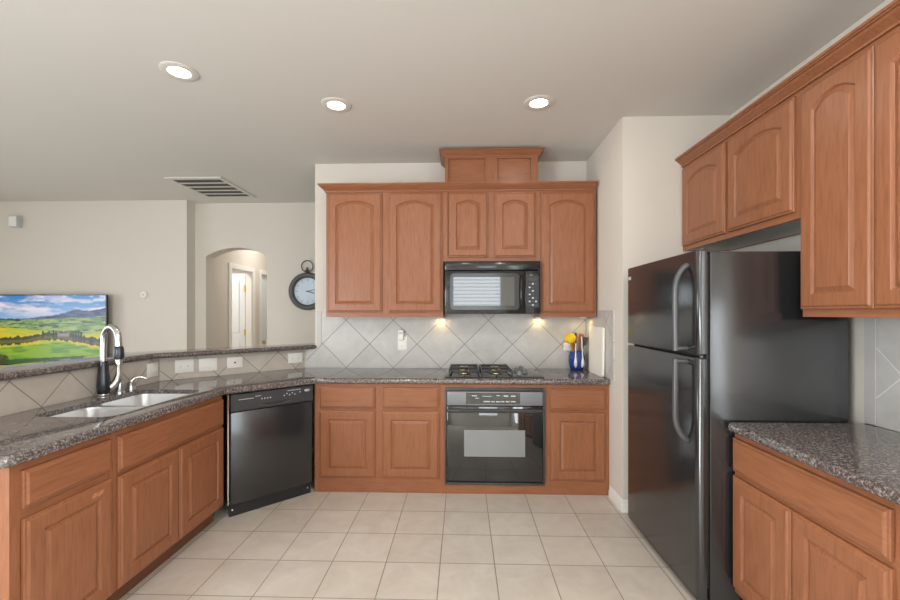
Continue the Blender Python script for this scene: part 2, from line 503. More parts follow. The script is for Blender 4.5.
window_frame('window_1', *OP1[0], YN - .10, YN - .06, 'y', False)
window_frame('window_added_2', *OP4[0], -2.88, -2.84, 'x')  # frame of the added side opening
window_frame('window_added_3', *OP2[0], XL - .10, XL - .06, 'x')  # frame of the added living room opening
window_frame('window_added_4', *OP3[0], XR + .06, XR + .10, 'x')  # frame of the added opening in the right wall
bm = B()
for k in range(19):
    z = 0.93 + k * 0.085
    vs = box(bm, -0.39, 0.89, -0.0255, 0.0255, -0.0015, 0.0015)
    bmesh.ops.rotate(bm, verts=vs, cent=(0, 0, 0), matrix=Matrix.Rotation(math.radians(28), 3, 'X'))
    bmesh.ops.translate(bm, verts=vs, vec=(0, YN - .027, z))
blind = tag(obj('window_blind', bm, M['blind']), 'white slatted blind hanging in the window behind the viewer', 'blind')

# doors in the hallway
def door_casing(name, y0, y1, top):
    bm = B(); w, d = .075, .018
    box(bm, -3.4 + .0005, -3.4 + d, y0 - w, y0, 0, top + w, .004); box(bm, -3.4 + .0005, -3.4 + d, y1, y1 + w, 0, top + w, .004)
    box(bm, -3.4 + .0005, -3.4 + d, y0, y1, top, top + w, .004)
    # jamb lining
    box(bm, -3.5, -3.4, y0, y0 + .012, 0, top); box(bm, -3.5, -3.4, y1 - .012, y1, 0, top); box(bm, -3.5, -3.4, y0, y1, top - .012, top)
    return struct(name, bm, M['white'])
d1 = door_casing('door_1', 6.046, 6.66, 2.07)
bm = B(); box(bm, -4.10, -3.515, 6.662, 6.70, 0.01, 2.05, .002)
for (z0, z1) in ((0.2, 0.95), (1.1, 1.95)):
    box(bm, -4.0, -3.61, 6.655, 6.663, z0, z1, .004)
leaf = struct('door_leaf', bm, M['doorwhite'], d1)
for z in (1.81, 1.10, 0.25):
    bm = B(); lathe(bm, [(.009, z - .05), (.009, z + .05)], (-3.507, 6.648, 0), 10); box(bm, -3.53, -3.503, 6.655, 6.66, z - .05, z + .05)
    struct('hinge', bm, M['brass'], d1)
d2 = door_casing('door_2', 6.96, 7.72, 2.07)
bm = B(); box(bm, -3.47, -3.435, 6.975, 7.705, 0.01, 2.055, .002)
for (z0, z1) in ((0.2, 0.85), (1.05, 1.95)):
    box(bm, -3.436, -3.428, 7.09, 7.59, z0, z1, .004)
struct('door_leaf', bm, M['doorwhite'], d2)
bm = B(); lathe(bm, [(.028, -3.434), (.028, -3.428), (.01, -3.425), (.01, -3.40), (.026, -3.392), (.03, -3.378), (.02, -3.366), (.004, -3.363)], (0, 7.03, .92), 16, 'x')
struct('door_knob', bm, M['brass'], d2, smooth=40)

# knee wall that carries the bar
bm = B()
prism(bm, [(-2.27, 1.41), (-2.27, 3.06), (-1.467, 3.863), (-1.3755, 3.863), (-1.3755, 3.983), (-1.56, 3.983), (-2.42, 3.123), (-2.42, 1.41)], 0, 1.074)
struct('wall_peninsula', bm, M['wall'])

# tile skins
bm = B(); prism(bm, [(-1.458, .901), (1.1255, .901), (1.1255, 1.425), (-1.352, 1.425), (-1.352, 1.073), (-1.458, 1.073)], 3.855, 3.8628, 'y'); struct('trim_1', bm, M['tile_back'])
bm = B(); box(bm, -1.352, -1.312, 3.851, 3.8549, 1.118, 1.428, .002); struct('trim_2', bm, plain('bullnose_tile', srgb(186, 183, 180), 0.35, vary=.1, vscale=8))
bm = B(); box(bm, 1.127, 1.1349, 3.155, 3.8549, .901, 1.43); struct('trim_3', bm, M['tile_alcove'])
bm = B(); box(bm, 1.1235, 1.1269, 3.155, 3.20, .955, 1.43, .0015); struct('trim_4', bm, bpy.data.materials['bullnose_tile'])
bm = B(); box(bm, 1.877, 1.8849, 0.6, 1.953, .896, 1.385); struct('trim_5', bm, M['tile_right'])
bm = B(); box(bm, 1.875, 1.8849, 1.9545, 2.01, .896, 1.385, .002); struct('trim_6', bm, bpy.data.materials['bullnose_tile'])
bm = B(); box(bm, -2.2699, -2.262, 1.42, 3.055, .901, 1.073); struct('trim_7', bm, M['tile_kneeL'])
# angled run, modelled in its own frame (local x along the wall)
L_ = math.hypot(-1.467 + 2.27, 3.863 - 3.06)
M['tile_kneeD'] = tile_mat('peninsula_tile_diagonal', 'x', 0.08, 0.905, 0.32, *TK, gw=0.010)
bm = B(); box(bm, 0.004, L_ - .012, -.008, -.0001, .901, 1.073); struct('trim_8', bm, M['tile_kneeD'], loc=(-2.27, 3.06, 0), rotz=PI / 4)

# baseboards
def baseboard(name, path):
    bm = B(); sweep(bm, path, [(.0003, 0), (.014, 0), (.014, .045), (.010, .055), (.010, .068), (.004, .082), (.0003, .085)], 0.0005)
    struct(name, bm, M['white'])
baseboard('baseboard_alcove', [(1.1347, 3.242), (1.1347, 2.9997), (1.30, 2.9997)])
baseboard('baseboard_living', [(-6.9, 5.04), (-3.387, 5.04), (-3.387, 5.18)])
baseboard('baseboard_hall', [(-3.4, 5.42), (-3.4, 5.96)][::-1])

# ------------------------------------------------------------------ cabinets
def door_panel(w, h, arch, t=0.02, fw=0.066, flat=False):
    """raised-panel front: lower-left corner at origin, face toward -Y, back at y=0"""
    bm = B(); NA = 14
    def ring(i, d, rise):
        x0, x1, z0, z1 = i, w - i, i, h - i
        zs = z1 - rise
        pts = [(x0, z0), (x1, z0)]
        for k in range(NA + 1):
            u = 1 - 2 * k / NA; x = (x0 + x1) / 2 + u * (x1 - x0) / 2
            pts.append((x, zs + rise * (1 - u * u)))
        return [(p[0], -d, p[1]) for p in pts]
    R = [ring(0, 0.0, 0), ring(0, t - .010, 0), ring(.0025, t - .007, 0), ring(.0095, t - .006, 0), ring(.014, t - .0015, 0), ring(.017, t, 0)]
    if not flat:
        R += [ring(fw, t, arch), ring(fw + .003, t - .002, arch), ring(fw + .006, t - .007, arch), ring(fw + .008, t - .0095, arch), ring(fw + .011, t - .0095, arch),
              ring(fw + .027, t - .002, arch), ring(fw + .029, t - .0003, arch)]
    loops(bm, R)
    return bm

def cabinet(name, label, loc, rotz, W, D, H, fronts, group=None, toe=0.0, frame_z0=0.0, opening=None, top=True, ends=(0.038, 0.038), mids=(), rails=(), white_bottom=False):
    """local frame: x along the face, face frame front at y=0, body behind (+y), z from the cabinet's bottom"""
    r = thing(name, label, 'cabinet', loc, rotz, group)
    t = .016
    bm = B()
    box(bm, 0, t, .02, D, toe, H); box(bm, W - t, W, .02, D, toe, H)
    box(bm, t, W - t, D - .008, D, toe, H)
    if not white_bottom and opening is None: box(bm, t, W - t, .02, D - .008, toe + frame_z0, toe + frame_z0 + t)
    if top: box(bm, t, W - t, .02, D - .008, H - t, H)
    obj('carcass', bm, M['wood'], r)
    if white_bottom:
        boxo('bottom_panel', t, W - t, .02, D - .008, 0.004, .018, M['melamine'], r)['label'] = 'pale underside of the cabinet'
    bm = B()
    zt, zb = H - .03, toe + frame_z0 + .04
    box(bm, 0, ends[0], 0, .0195, toe, H); box(bm, W - ends[1], W, 0, .0195, toe, H)
    for mx_, z0, z1 in mids: box(bm, mx_ - .031, mx_ + .031, .0006, .0195, z0, z1)
    box(bm, ends[0], W - ends[1], 0, .0195, zt, H, mi=1)
    box(bm, ends[0], W - ends[1], 0, .0195, toe, zb, mi=1)
    for z in rails: box(bm, ends[0], W - ends[1], 0, .0195, z - .02, z + .02, mi=1)
    obj('face_frame', bm, [M['wood'], M['woodh']], r)
    if toe:
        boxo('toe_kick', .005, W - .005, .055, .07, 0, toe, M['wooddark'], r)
    for f in fronts:
        kind, x0, x1, z0, z1 = f[:5]; arch = f[5] if len(f) > 5 else 0
        if kind == 'door':
            fw = min(.066, (x1 - x0) * .19)
            o = obj('door', door_panel(x1 - x0, z1 - z0, arch, fw=fw), M['wood'], r)
        else:
            o = obj('drawer_front', door_panel(x1 - x0, z1 - z0, 0, flat=True), M['woodh'], r)
        o.location = (x0, -.0005, z0)
    return r

# --- back wall base units (face y = 3.265, depth to the wall)
FY, FD = 3.265, 0.585
X0 = -1.165
def fx(px, x0): return px - x0
cabinet('base_cabinet', 'oak base cabinet with two drawers over two doors, between dishwasher and oven', (X0, FY, 0), 0, 1.00, FD, .853,
        [('drawer', -1.126 - X0, -.685 - X0, .662, .826), ('drawer', -.627 - X0, -.182 - X0, .662, .826),
         ('door', -1.126 - X0, -.685 - X0, .117, .642), ('door', -.627 - X0, -.182 - X0, .117, .642)],
        mids=((.51, .11, .823),), rails=(.652,), frame_z0=.095)
X0 = -.164
cabinet('oven_cabinet', 'oak cabinet housing the black wall oven under the cooktop', (X0, FY, 0), 0, .822, FD, .853, [], frame_z0=.033, opening=True, ends=(.026, .022))
X0 = .659
cabinet('base_cabinet', 'narrow oak base cabinet with one drawer and door, right of the oven', (X0, FY, 0), 0, .473, FD, .853,
        [('drawer', .685 - X0, 1.103 - X0, .66, .823), ('door', .683 - X0, 1.101 - X0, .114, .64)], rails=(.65,), frame_z0=.095)

# --- peninsula units (face x = -1.63)
pen_ = cabinet('base_cabinet', 'peninsula end cabinet with one drawer above a worn door, nearest the lower left corner', (-1.63, 1.456, 0), PI / 2, .443, .585, .853,
        [('drawer', .037, .425, .682, .826), ('door', .039, .428, .105, .645)], toe=.1, rails=(.664,))
d_ = [c for c in pen_.children if c.name.startswith('door')][0]
bm = B(); prism(bm, [(.272, .500), (.285, .489), (.298, .496), (.312, .488), (.330, .497), (.338, .509), (.322, .512), (.306, .507), (.290, .513)], -.0207, -.0199, 'y')
obj('worn_patch', bm, plain('bare_wood', srgb(182, 124, 88), .6, vary=.3, vscale=60), d_)['label'] = 'patch of chipped pale finish'
cabinet('sink_cabinet', 'oak sink base with one wide false drawer over two doors, left of dishwasher', (-1.63, 1.90, 0), PI / 2, .889, .585, .853,
        [('drawer', .02, .884, .655, .826), ('door', .022, .436, .107, .637), ('door', .442, .884, .107, .637)], toe=.1, top=False, rails=(.646,))

# --- right run (face x = 1.28, facing -X)
cabinet('base_cabinet', 'oak base cabinet with one wide drawer over two doors, beside the refrigerator', (1.28, 2.003, 0), -PI / 2, .768, .585, .853,
        [('drawer', .004, .727, .668, .824), ('door', .004, .350, .128, .648), ('door', .356, .73, .128, .648)], toe=.1, rails=(.658,), ends=(.03, .04))
cabinet('base_cabinet', 'oak base cabinet at the lower right edge, nearer than the one beside the refrigerator', (1.28, 1.233, 0), -PI / 2, .62, .585, .853,
        [('drawer', .03, .59, .668, .824), ('door', .03, .307, .128, .648), ('door', .313, .59, .128, .648)], toe=.1, rails=(.658,))

# --- wall units on the back wall (face y = 3.53)
UY, UD, UZ = 3.53, .325, 1.375
UH = 2.45 - UZ
AR = .042
X0 = -1.161
cabinet('wall_cabinet', 'tall oak wall cabinet with two arched doors, left of the microwave', (X0, UY, UZ), 0, .998, UD, UH,
        [('door', -1.143 - X0, -.681 - X0, 1.416 - UZ, 2.427 - UZ, AR), ('door', -.625 - X0, -.174 - X0, 1.416 - UZ, 2.427 - UZ, AR)], mids=((.508, .03, UH - .03),))
X0 = -.162
Z0 = 1.845
cabinet('wall_cabinet', 'short oak wall cabinet with two arched doors directly above the microwave', (X0, UY, Z0), 0, .815, UD, 2.45 - Z0,
        [('door', -.118 - X0, .214 - X0, 1.878 - Z0, 2.424 - Z0, AR * .8), ('door', .268 - X0, .614 - X0, 1.878 - Z0, 2.424 - Z0, AR * .8)], mids=((.403, .03, 2.42 - Z0),), white_bottom=True)
X0 = .654
cabinet('wall_cabinet', 'single-door oak wall cabinet with arched panel, right of the microwave', (X0, UY, UZ), 0, .464, UD, UH,
        [('door', .66 - X0, 1.102 - X0, 1.412 - UZ, 2.422 - UZ, AR)])
# raised box above the middle
r = thing('display_cabinet', 'small oak box cabinet with two flat panels on top of the middle wall cabinets', 'cabinet', (-.147, UY, 2.451))
bm = B(); box(bm, 0, .781, .02, UD, 0, .292); obj('carcass', bm, M['wood'], r)
bm = B()
for a, b in ((0, .029), (.337, .442), (.723, .781)): box(bm, a, b, 0, .0195, .0, .292)
for a, b in ((.029, .337), (.442, .723)): box(bm, a, b, 0, .0195, 0, .079, mi=1); box(bm, a, b, 0, .0195, .262, .292, mi=1)
obj('face_frame', bm, [M['wood'], M['woodh']], r)
for a, b in ((.029, .337), (.442, .723)):
    bm = B(); box(bm, a + .001, b - .001, .015, .0195, .080, .261); obj('flat_panel', bm, M['woodh'], r)

# --- wall units on the right wall (face x = 1.555)
Z0 = 1.845
cabinet('wall_cabinet', 'short oak wall cabinet with two arched doors above the refrigerator', (1.555, 2.997, Z0), -PI / 2, 1.038, .322, 2.45 - Z0,
        [('door', .015, .492, 1.878 - Z0, 2.413 - Z0, AR), ('door', .520, 1.003, 1.878 - Z0, 2.413 - Z0, AR)], mids=((.506, .03, 2.42 - Z0),), white_bottom=True)
Z0 = 1.39
cabinet('wall_cabinet', 'tall oak wall cabinet with arched doors at the right edge, above the right counter', (1.555, 1.957, Z0), -PI / 2, .72, .322, 2.45 - Z0,
        [('door', .002, .341, 1.424 - Z0, 2.413 - Z0, AR), ('door', .345, .684, 1.424 - Z0, 2.413 - Z0, AR)], white_bottom=True, ends=(.03, .04))

CROWN = [(.0008, 0), (.011, 0), (.012, .004), (.012, .010), (.006, .0125), (.014, .019), (.024, .027), (.034, .034), (.041, .043), (.049, .0435), (.049, .049), (.056, .051), (.056, .062), (.0008, .062)]
def crown(label, path, z, sc=1.0):
    bm = B(); sweep(bm, path, [(max(.0008, o * sc), u * sc) for o, u in CROWN], z)
    tag(obj('crown_molding', bm, M['woodh']), label, 'molding')
crown('oak crown molding along the tops of the back wall cabinets', [(-1.161, 3.855), (-1.161, UY), (1.117, UY)], 2.436)
crown('small oak crown molding around the raised box cabinet', [(-.147, 3.855), (-.147, UY), (.634, UY), (.634, 3.855)], 2.726, .85)
crown('long oak crown molding along the right wall cabinets, above refrigerator', [(1.555, 2.995), (1.555, 1.24)], 2.432)

# ------------------------------------------------------------------ worktops
P = [(-2.2615, 1.41), (-1.60, 1.41), (-1.60, 2.767), (-1.135, 3.232), (1.1255, 3.232), (1.1255, 3.854), (-1.4685, 3.854), (-2.2615, 3.060)]
P = fillet(P, {1: .05})
SX0, SX1, SY0, SY1 = -2.13, -1.712, 1.985, 2.72
sink_hole = fillet([(SX0, SY0), (SX1, SY0), (SX1, SY1), (SX0, SY1)], .07, 6)
bm = B(); slab(bm, P, .855, .90, .017, sink_hole, square=lambda m: m.y > 3.85 or m.x > 1.125 or m.x < -2.26 or (m.y - m.x > 5.2))
tag(obj('countertop', bm, M['granite'], smooth=40), 'L-shaped speckled granite countertop with the sink, running under the cooktop', 'countertop')
P = fillet([(1.239, .60), (1.874, .60), (1.874, 2.010), (1.239, 2.010)], {3: .03})
bm = B(); slab(bm, P, .855, .895, .016, square=lambda m: m.x > 1.87)
tag(obj('countertop', bm, M['granite'], smooth=40), 'speckled granite countertop on the right, beside the refrigerator', 'countertop')
k_ = 5.205
P = [(-2.57, 1.41), (-2.235, 1.41), (-2.235, k_ - 2.235), (3.849 - k_, 3.849), (-1.3765, 3.849), (-1.3765, 4.19), (-2.57, 5.58 - 2.57)]
bm = B(); slab(bm, P, 1.0755, 1.115, .017)
tag(obj('bar_top', bm, M['granite'], smooth=40), 'raised granite bar top on the tiled knee wall behind the sink', 'bar top')

# ------------------------------------------------------------------ sink
r = thing('kitchen_sink', 'double-bowl stainless steel undermount sink in the peninsula counter', 'sink', (0, 0, .66))
YM = 2.345
def rr(x0, x1, y0, y1, rad): return fillet([(x0, y0), (x1, y0), (x1, y1), (x0, y1)], rad, 5)
bl = (SX0 - .004, SX1 + .004, SY0 - .004, YM - .018); br = (SX0 - .004, SX1 + .004, YM + .018, SY1 + .004)
bm = B()
prism(bm, rr(SX0 - .025, SX1 + .025, SY0 - .025, SY1 + .025, .096), .869 - .66, .8715 - .66, 'z', (rr(*bl, .07), rr(*br, .07)))
obj('rim', bm, M['steel'], r, smooth=30)
for (x0, x1, y0, y1) in (bl, br):
    prof = [(0, .8715), (.002, .855), (.006, .70), (.014, .672), (.032, .66), (.10, .656)]
    bm = B(); rings = [[(p[0], p[1], z - .66) for p in rr(x0 + i, x1 - i, y0 + i, y1 - i, max(.02, .07 - i * .4))] for i, z in prof]
    loops(bm, rings, cap0=False)
    b_ = obj('bowl', bm, M['steel'], r, smooth=50)
    bm = B(); cx_, cy_ = (x0 + x1) / 2, (y0 + y1) / 2
    lathe(bm, [(.042, -.0035), (.042, -.001), (.034, -.001), (.030, -.003)], (cx_, cy_, 0), 20)
    obj('drain', bm, M['chrome'], b_, smooth=40)

# faucet
fxp, fyp = -2.205, 2.505
r = thing('faucet', 'tall gooseneck kitchen faucet with black body and pale spout', 'faucet', (fxp, fyp, .9005))
bm = B(); lathe(bm, [(.026, 0), (.028, .004), (.027, .010), (.024, .012)], n=24); obj('base_ring', bm, M['chrome'], r, smooth=40)
bm = B(); lathe(bm, [(.024, .011), (.031, .016), (.0345, .040), (.0355, .065), (.0335, .10), (.0285, .15), (.024, .19), (.021, .212), (.015, .213)], n=24)
obj('body', bm, M['faucetblack'], r, smooth=50)
dx, dy = .93, -.37
def sp(t, z): return (dx * t, dy * t, z)
pts = [sp(0, .205), sp(0, .27), sp(.003, .32)]
for k in range(1, 12):
    a = PI - PI * k / 11 * 0.97; pts.append(sp(.078 + .075 * math.cos(a), .345 + .078 * math.sin(a)))
pts += [sp(.155, .325), sp(.157, .30)]
bm = B(); tube(bm, pts, .0175, 14); obj('spout', bm, M['satin'], r, smooth=60)
bm = B(); lathe(bm, [(.014, .312), (.021, .305), (.025, .288), (.027, .255), (.025, .234), (.014, .232)], sp(.157, 0), 20)
h_ = obj('spray_head', bm, M['faucetblack'], r, smooth=50)
bm = B(); lathe(bm, [(.0155, .2335), (.018, .230), (.016, .195), (.012, .193)], sp(.157, 0), 16); obj('nozzle', bm, M['satin'], h_, smooth=50)
bm = B(); tube(bm, [(.02, .026, .045), (.032, .040, .060), (.042, .052, .085), (.046, .060, .125), (.040, .066, .175)], [.026, .025, .022, .018, .013], 12)
obj('lever', bm, M['satin'], r, smooth=60)
r = thing('air_gap', 'short cylindrical chrome air gap cap between faucet and soap dispenser', 'air gap', (-2.187, 2.605, .9005))
bm = B(); lathe(bm, [(.029, 0), (.029, .006), (.026, .008)], n=18); obj('collar', bm, M['chrome'], r, smooth=40)
bm = B(); lathe(bm, [(.025, .0081), (.026, .06), (.023, .075), (.010, .078)], n=18); obj('cap', bm, M['satin'], r, smooth=40)
r = thing('soap_dispenser', 'small chrome soap dispenser with curved spout, right of the faucet', 'soap dispenser', (-2.19, 2.70, .9005))
bm = B(); lathe(bm, [(.028, 0), (.028, .008), (.025, .014), (.023, .03), (.024, .048), (.014, .055)], n=18); obj('body', bm, M['satin'], r, smooth=40)
bm = B(); tube(bm, [(0, 0, .050), (.004, .004, .066), (.022, .018, .080), (.05, .038, .078), (.066, .050, .066)], [.012, .011, .009, .0075, .006], 10); obj('spout', bm, M['chrome'], r, smooth=60)

# ------------------------------------------------------------------ dishwasher
ox, oy = -1.594, 2.806
r = thing('dishwasher', 'black dishwasher set at an angle under the granite counter', 'dishwasher', (ox, oy, 0), PI / 4)
W = .602
bm = B(); box(bm, .006, W - .006, .035, .58, .10, .846); obj('tub', bm, M['blackplastic'], r)
bm = B(); box(bm, -.004, .004, .012, .03, .09, .846); obj('edge_strip', bm, M['chrome'], r)['label'] = 'bright metal strip'
bm = B(); box(bm, .012, W - .004, 0,   .034, .088, .722, .006); obj('door', bm, M['dwblack'], r, smooth=35)
# console with a scooped pocket handle
bm = B()
prof = [(.034, .726), (-.004, .726), (-.012, .732), (-.012, .776), (-.006, .842), (.0, .848), (.034, .848)]
loops(bm, [[(x, y, z) for y, z in prof] for x in (.012, W - .004)])
c_ = obj('console', bm, M['charcoal'], r, smooth=20)
bm = B()
pk = [(.20 + .22 * k / 12, .757 - .016 * math.sin(PI * k / 12)) for k in range(13)] + [(.42 - .22 * k / 12, .764 + .003 * math.sin(PI * k / 12)) for k in range(13)]
prism(bm, pk, -.0135, -.0121, 'y'); obj('pocket_handle', bm, M['slot'], c_)
bm = B(); tube(bm, [(.20 + .22 * k / 12, -.014, .755 - .018 * math.sin(PI * k / 12)) for k in range(13)], .004, 8); obj('handle_lip', bm, M['handleblack'], c_, smooth=60)
for k, x in enumerate((.215, .235, .255, .275, .375, .395, .415, .435, .455, .495)):
    bm = B(); z = .796 if x < .3 else (.797 + (.012 if k % 2 else 0)); box(bm, x - .004, x + .004, -.0118, -.0095, z - .004, z + .004)
    obj('button', bm, M['silvertext'], c_)
bm = B(); lathe(bm, [(1, 0), (1, .003), (.8, .004)], (0, 0, 0), 20, 'y')
for v in bm.verts: v.co = Vector((.553 + v.co.x * .024, -.0085 - v.co.y, .815 + v.co.z * .010))
obj('badge', bm, M['steel'], c_, smooth=40)['label'] = 'oval silver badge'
for (x0, x1, z) in ((.06, .16, .808), (.17, .21, .818), (.40, .50, .829)):
    bm = B(); box(bm, x0, x1, -.0105, -.0075, z - .0018, z + .0018); obj('printed_line', bm, M['silvertext'], c_)
bm = B(); box(bm, .012, W - .006, .028, .05, .0, .084); obj('kick_plate', bm, M['blackplastic'], r)
for x in (.03, W - .03):
    bm = B(); lathe(bm, [(.006, .0275), (.006, .024), (.003, .023)], (x, 0, .045), 10, 'y'); obj('screw', bm, M['steel'], r, smooth=40)

# ------------------------------------------------------------------ wall oven
ox = -.1365
r = thing('wall_oven', 'black built-in wall oven with a grey glass window, under the cooktop', 'oven', (ox, 3.2645, .0755))
W, Hh = .773, .752
bm = B(); box(bm, .02, W - .02, .0, .52, .01, Hh - .012); obj('body', bm, M['blackplastic'], r)
bm = B()
box(bm, 0, .014, -.022, -.0005, 0, Hh, .003); box(bm, W - .014, W, -.022, -.0005, 0, Hh, .003)
box(bm, .014, W - .014, -.022, -.0005, Hh - .024, Hh, .003); box(bm, .014, W - .014, -.022, -.0005, 0, .018, .003)
obj('trim_frame', bm, M['charcoal'], r, smooth=30)
bm = B(); box(bm, .018, W - .018, -.026, -.0005, .618, .724, .003); p_ = obj('control_panel', bm, M['panelgrey'], r, smooth=30)
bm = B(); box(bm, .165, .58, -.0285, -.0262, .63, .716, .001); obj('display', bm, M['blackglass'], p_)
for (x0, x1, z0, z1) in ((.21, .25, .69, .697), (.235, .265, .672, .677), (.29, .36, .688, .692), (.30, .35, .645, .653), (.36, .385, .645, .653), (.395, .43, .645, .653), (.435, .46, .645, .653),
                         (.47, .50, .645, .653), (.51, .545, .645, .653), (.455, .49, .688, .697), (.51, .545, .688, .697), (.40, .425, .692, .698)):
    bm = B(); box(bm, x0, x1, -.0300, -.0287, z0, z1); obj('button', bm, M['silvertext'], p_)
bm = B(); box(bm, .018, W - .018, -.024, -.0005, .03, .610, .004); d_ = obj('door', bm, M['blackglass'], r, smooth=30)
bm = B(); box(bm, .15, .62, -.0255, -.0242, .222, .428, .0005); obj('window', bm, M['greyglass'], d_)['label'] = 'grey glass window'
# full-width handle: rounded bar with a dark grip slot
bm = B(); box(bm, .02, W - .02, -.062, -.030, .566, .596, .010, 3); box(bm, .03, .07, -.032, -.0242, .570, .592); box(bm, W - .07, W - .03, -.032, -.0242, .570, .592)
h_ = obj('handle', bm, M['charcoal'], r, smooth=40)
bm = B(); box(bm, .12, W - .14, -.0640, -.0622, .580, .587, .0006); obj('grip_slot', bm, M['slot'], h_)

# ------------------------------------------------------------------ microwave
r = thing('microwave', 'black over-the-range microwave with window door and keypad', 'microwave', (-.147, 3.46, 1.401))
W, Hh = .789, .437
bm = B(); box(bm, 0, W, .022, .392, 0, Hh, .004); obj('housing', bm, M['black'], r, smooth=30)
bm = B(); box(bm, .001, W - .001, 0, .0215, .362, Hh, .006); v_ = obj('vent_grille', bm, M['black'], r, smooth=30)
for k in range(3):
    bm = B(); box(bm, .02, W - .14, -.0012, -.0002, .378 + k * .018, .381 + k * .018); obj('slot', bm, M['slot'], v_)
bm = B(); box(bm, .001, .662, -.004, .0215, .004, .356, .006); d_ = obj('door', bm, M['black'], r, smooth=30)
bm = B()
outer = fillet([(.045, .035), (.615, .035), (.615, .335), (.045, .335)], .03, 5); inner = fillet([(.072, .068), (.575, .068), (.575, .305), (.072, .305)], .008, 5)
prism(bm, outer, -.0085, -.0042, 'y', (inner,)); obj('window_bezel', bm, M['black'], d_)
bm = B(); box(bm, .0725, .5745, -.0062, -.0042, .0685, .3045); obj('window', bm, plain('mesh_glass', (.03, .03, .03, 1), .04, spec=.5, ior=1.95), d_)
bm = B(); tube(bm, [(.636, -.004, .05), (.632, -.018, .06), (.628, -.034, .09), (.626, -.042, .18), (.628, -.034, .27), (.632, -.018, .30), (.636, -.004, .31)], .010, 10)
obj('handle', bm, M['black'], d_, smooth=60)
bm = B(); box(bm, .666, W - .001, -.004, .0215, .004, .356, .006); p_ = obj('control_panel', bm, M['black'], r, smooth=30)
bm = B(); box(bm, .682, W - .014, -.0055, -.0042, .055, .315, .0004); obj('keypad', bm, M['blackplastic'], p_)
bm = B(); box(bm, .69, .765, -.0068, -.0056, .278, .305); obj('display', bm, M['blackglass'], p_)
for i in range(3):
    for j in range(7):
        if (i, j) in ((2, 4), (2, 5), (2, 3)): continue
        bm = B(); x = .692 + i * .026; z = .068 + j * .029; box(bm, x, x + .015, -.0066, -.0056, z, z + .012); obj('button', bm, M['silvertext'] if (i + j) % 2 else M['charcoal'], p_)

# ------------------------------------------------------------------ cooktop
r = thing('cooktop', 'black gas cooktop with iron grates set in the granite counter', 'cooktop', (-.14, 3.285, .9005))
W, D = .78, .50
bm = B(); box(bm, 0, W, 0, D, 0, .010, .004); obj('base_plate', bm, M['blackglass'], r, smooth=30)
bm = B(); tube(bm, [(.002, -.001, .006), (W - .002, -.001, .006)], .004, 8); obj('front_trim', bm, M['charcoal'], r, smooth=60)
for gx in (.155, .415):
    bm = B(); w = .118; z = .046
    for s in (-1, 1):
        tube(bm, [(gx + s * w, .035, .012), (gx + s * w, .045, z), (gx + s * w, .445, z), (gx + s * w, .46, .012)], .007, 8)
        tube(bm, [(gx - w, .24 + s * .2, z), (gx + w, .24 + s * .2, z)], .007, 8)
    tube(bm, [(gx - w, .24, z), (gx + w, .24, z)], .007, 8)
    for cy_ in (.14, .35):
        for a in range(4):
            an = a * PI / 2
            tube(bm, [(gx + .035 * math.cos(an), cy_ + .030 * math.sin(an), z + .002), (gx + w * math.cos(an) * .98, cy_ + .098 * math.sin(an), z)], .006, 8)
    obj('grate', bm, M['iron'], r, smooth=60)
    for cy_ in (.14, .35):
        bm = B(); lathe(bm, [(.055, .0102), (.052, .016), (.035, .018), (.034, .028), (.030, .033), (.004, .034)], (gx, cy_, 0), 20)
        b_ = obj('burner', bm, M['iron'], r, smooth=40)
        bm = B(); lathe(bm, [(.044, .0165), (.044, .0215), (.036, .0215)], (gx, cy_, 0), 20); obj('burner_ring', bm, M['brass'], b_, smooth=40)
for k in range(4):
    bm = B(); cy_ = .09 + k * .105; cx_ = .60 + (k % 2) * .055
    lathe(bm, [(.026, .0102), (.026, .016), (.021, .019), (.019, .038), (.014, .042), (.002, .042)], (cx_, cy_, 0), 18); box(bm, cx_ - .004, cx_ + .004, cy_ - .019, cy_ + .019, .040, .049, .002)
    obj('knob', bm, M['knobgrey'], r, smooth=40)

# ------------------------------------------------------------------ refrigerator
r = thing('refrigerator', 'tall black top-freezer refrigerator in the nook on the right', 'refrigerator', (1.175, 2.02, 0))
# local: x into the nook, y along the door width (0 = near side), doors at x < 0
bm = B(); box(bm, 0, .642, 0, .855, .03, 1.70, .006); obj('cabinet_body', bm, M['fridgeblack'], r, smooth=30)
def fridge_door(z0, z1):
    bm = B()
    pr = [(-.012, .002)]
    for k in range(7):
        a = PI / 2 * k / 6; pr.append((-.024 - .030 * math.sin(a), .032 - .032 * math.cos(a) + .002))
    pr += [(-.056, .20), (-.0575, .43), (-.056, .66)]
    for k in range(7):
        a = PI / 2 * k / 6; pr.append((-.039 - .015 * math.cos(a), .842 + .015 * math.sin(a)))
    pr.append((-.012, .857))
    rings = []
    for z, i in ((z0, .006), (z0 + .006, 0), (z1 - .006, 0), (z1, .006)):
        c = Vector((-.03, .43)); rings.append([(p[0] + (c.x - p[0]) * i * 8, p[1] + (c.y - p[1]) * i / .43, z) for p in pr])
    loops(bm, rings)
    return bm
f_ = obj('freezer_door', fridge_door(1.206, 1.708), M['fridgeblack'], r, smooth=35)
l_ = obj('refrigerator_door', fridge_door(.032, 1.192), M['fridgeblack'], r, smooth=35)
bm = B(); box(bm, -.0118, -.0002, .012, .845, .09, 1.69); obj('door_gasket', bm, M['slot'], r)
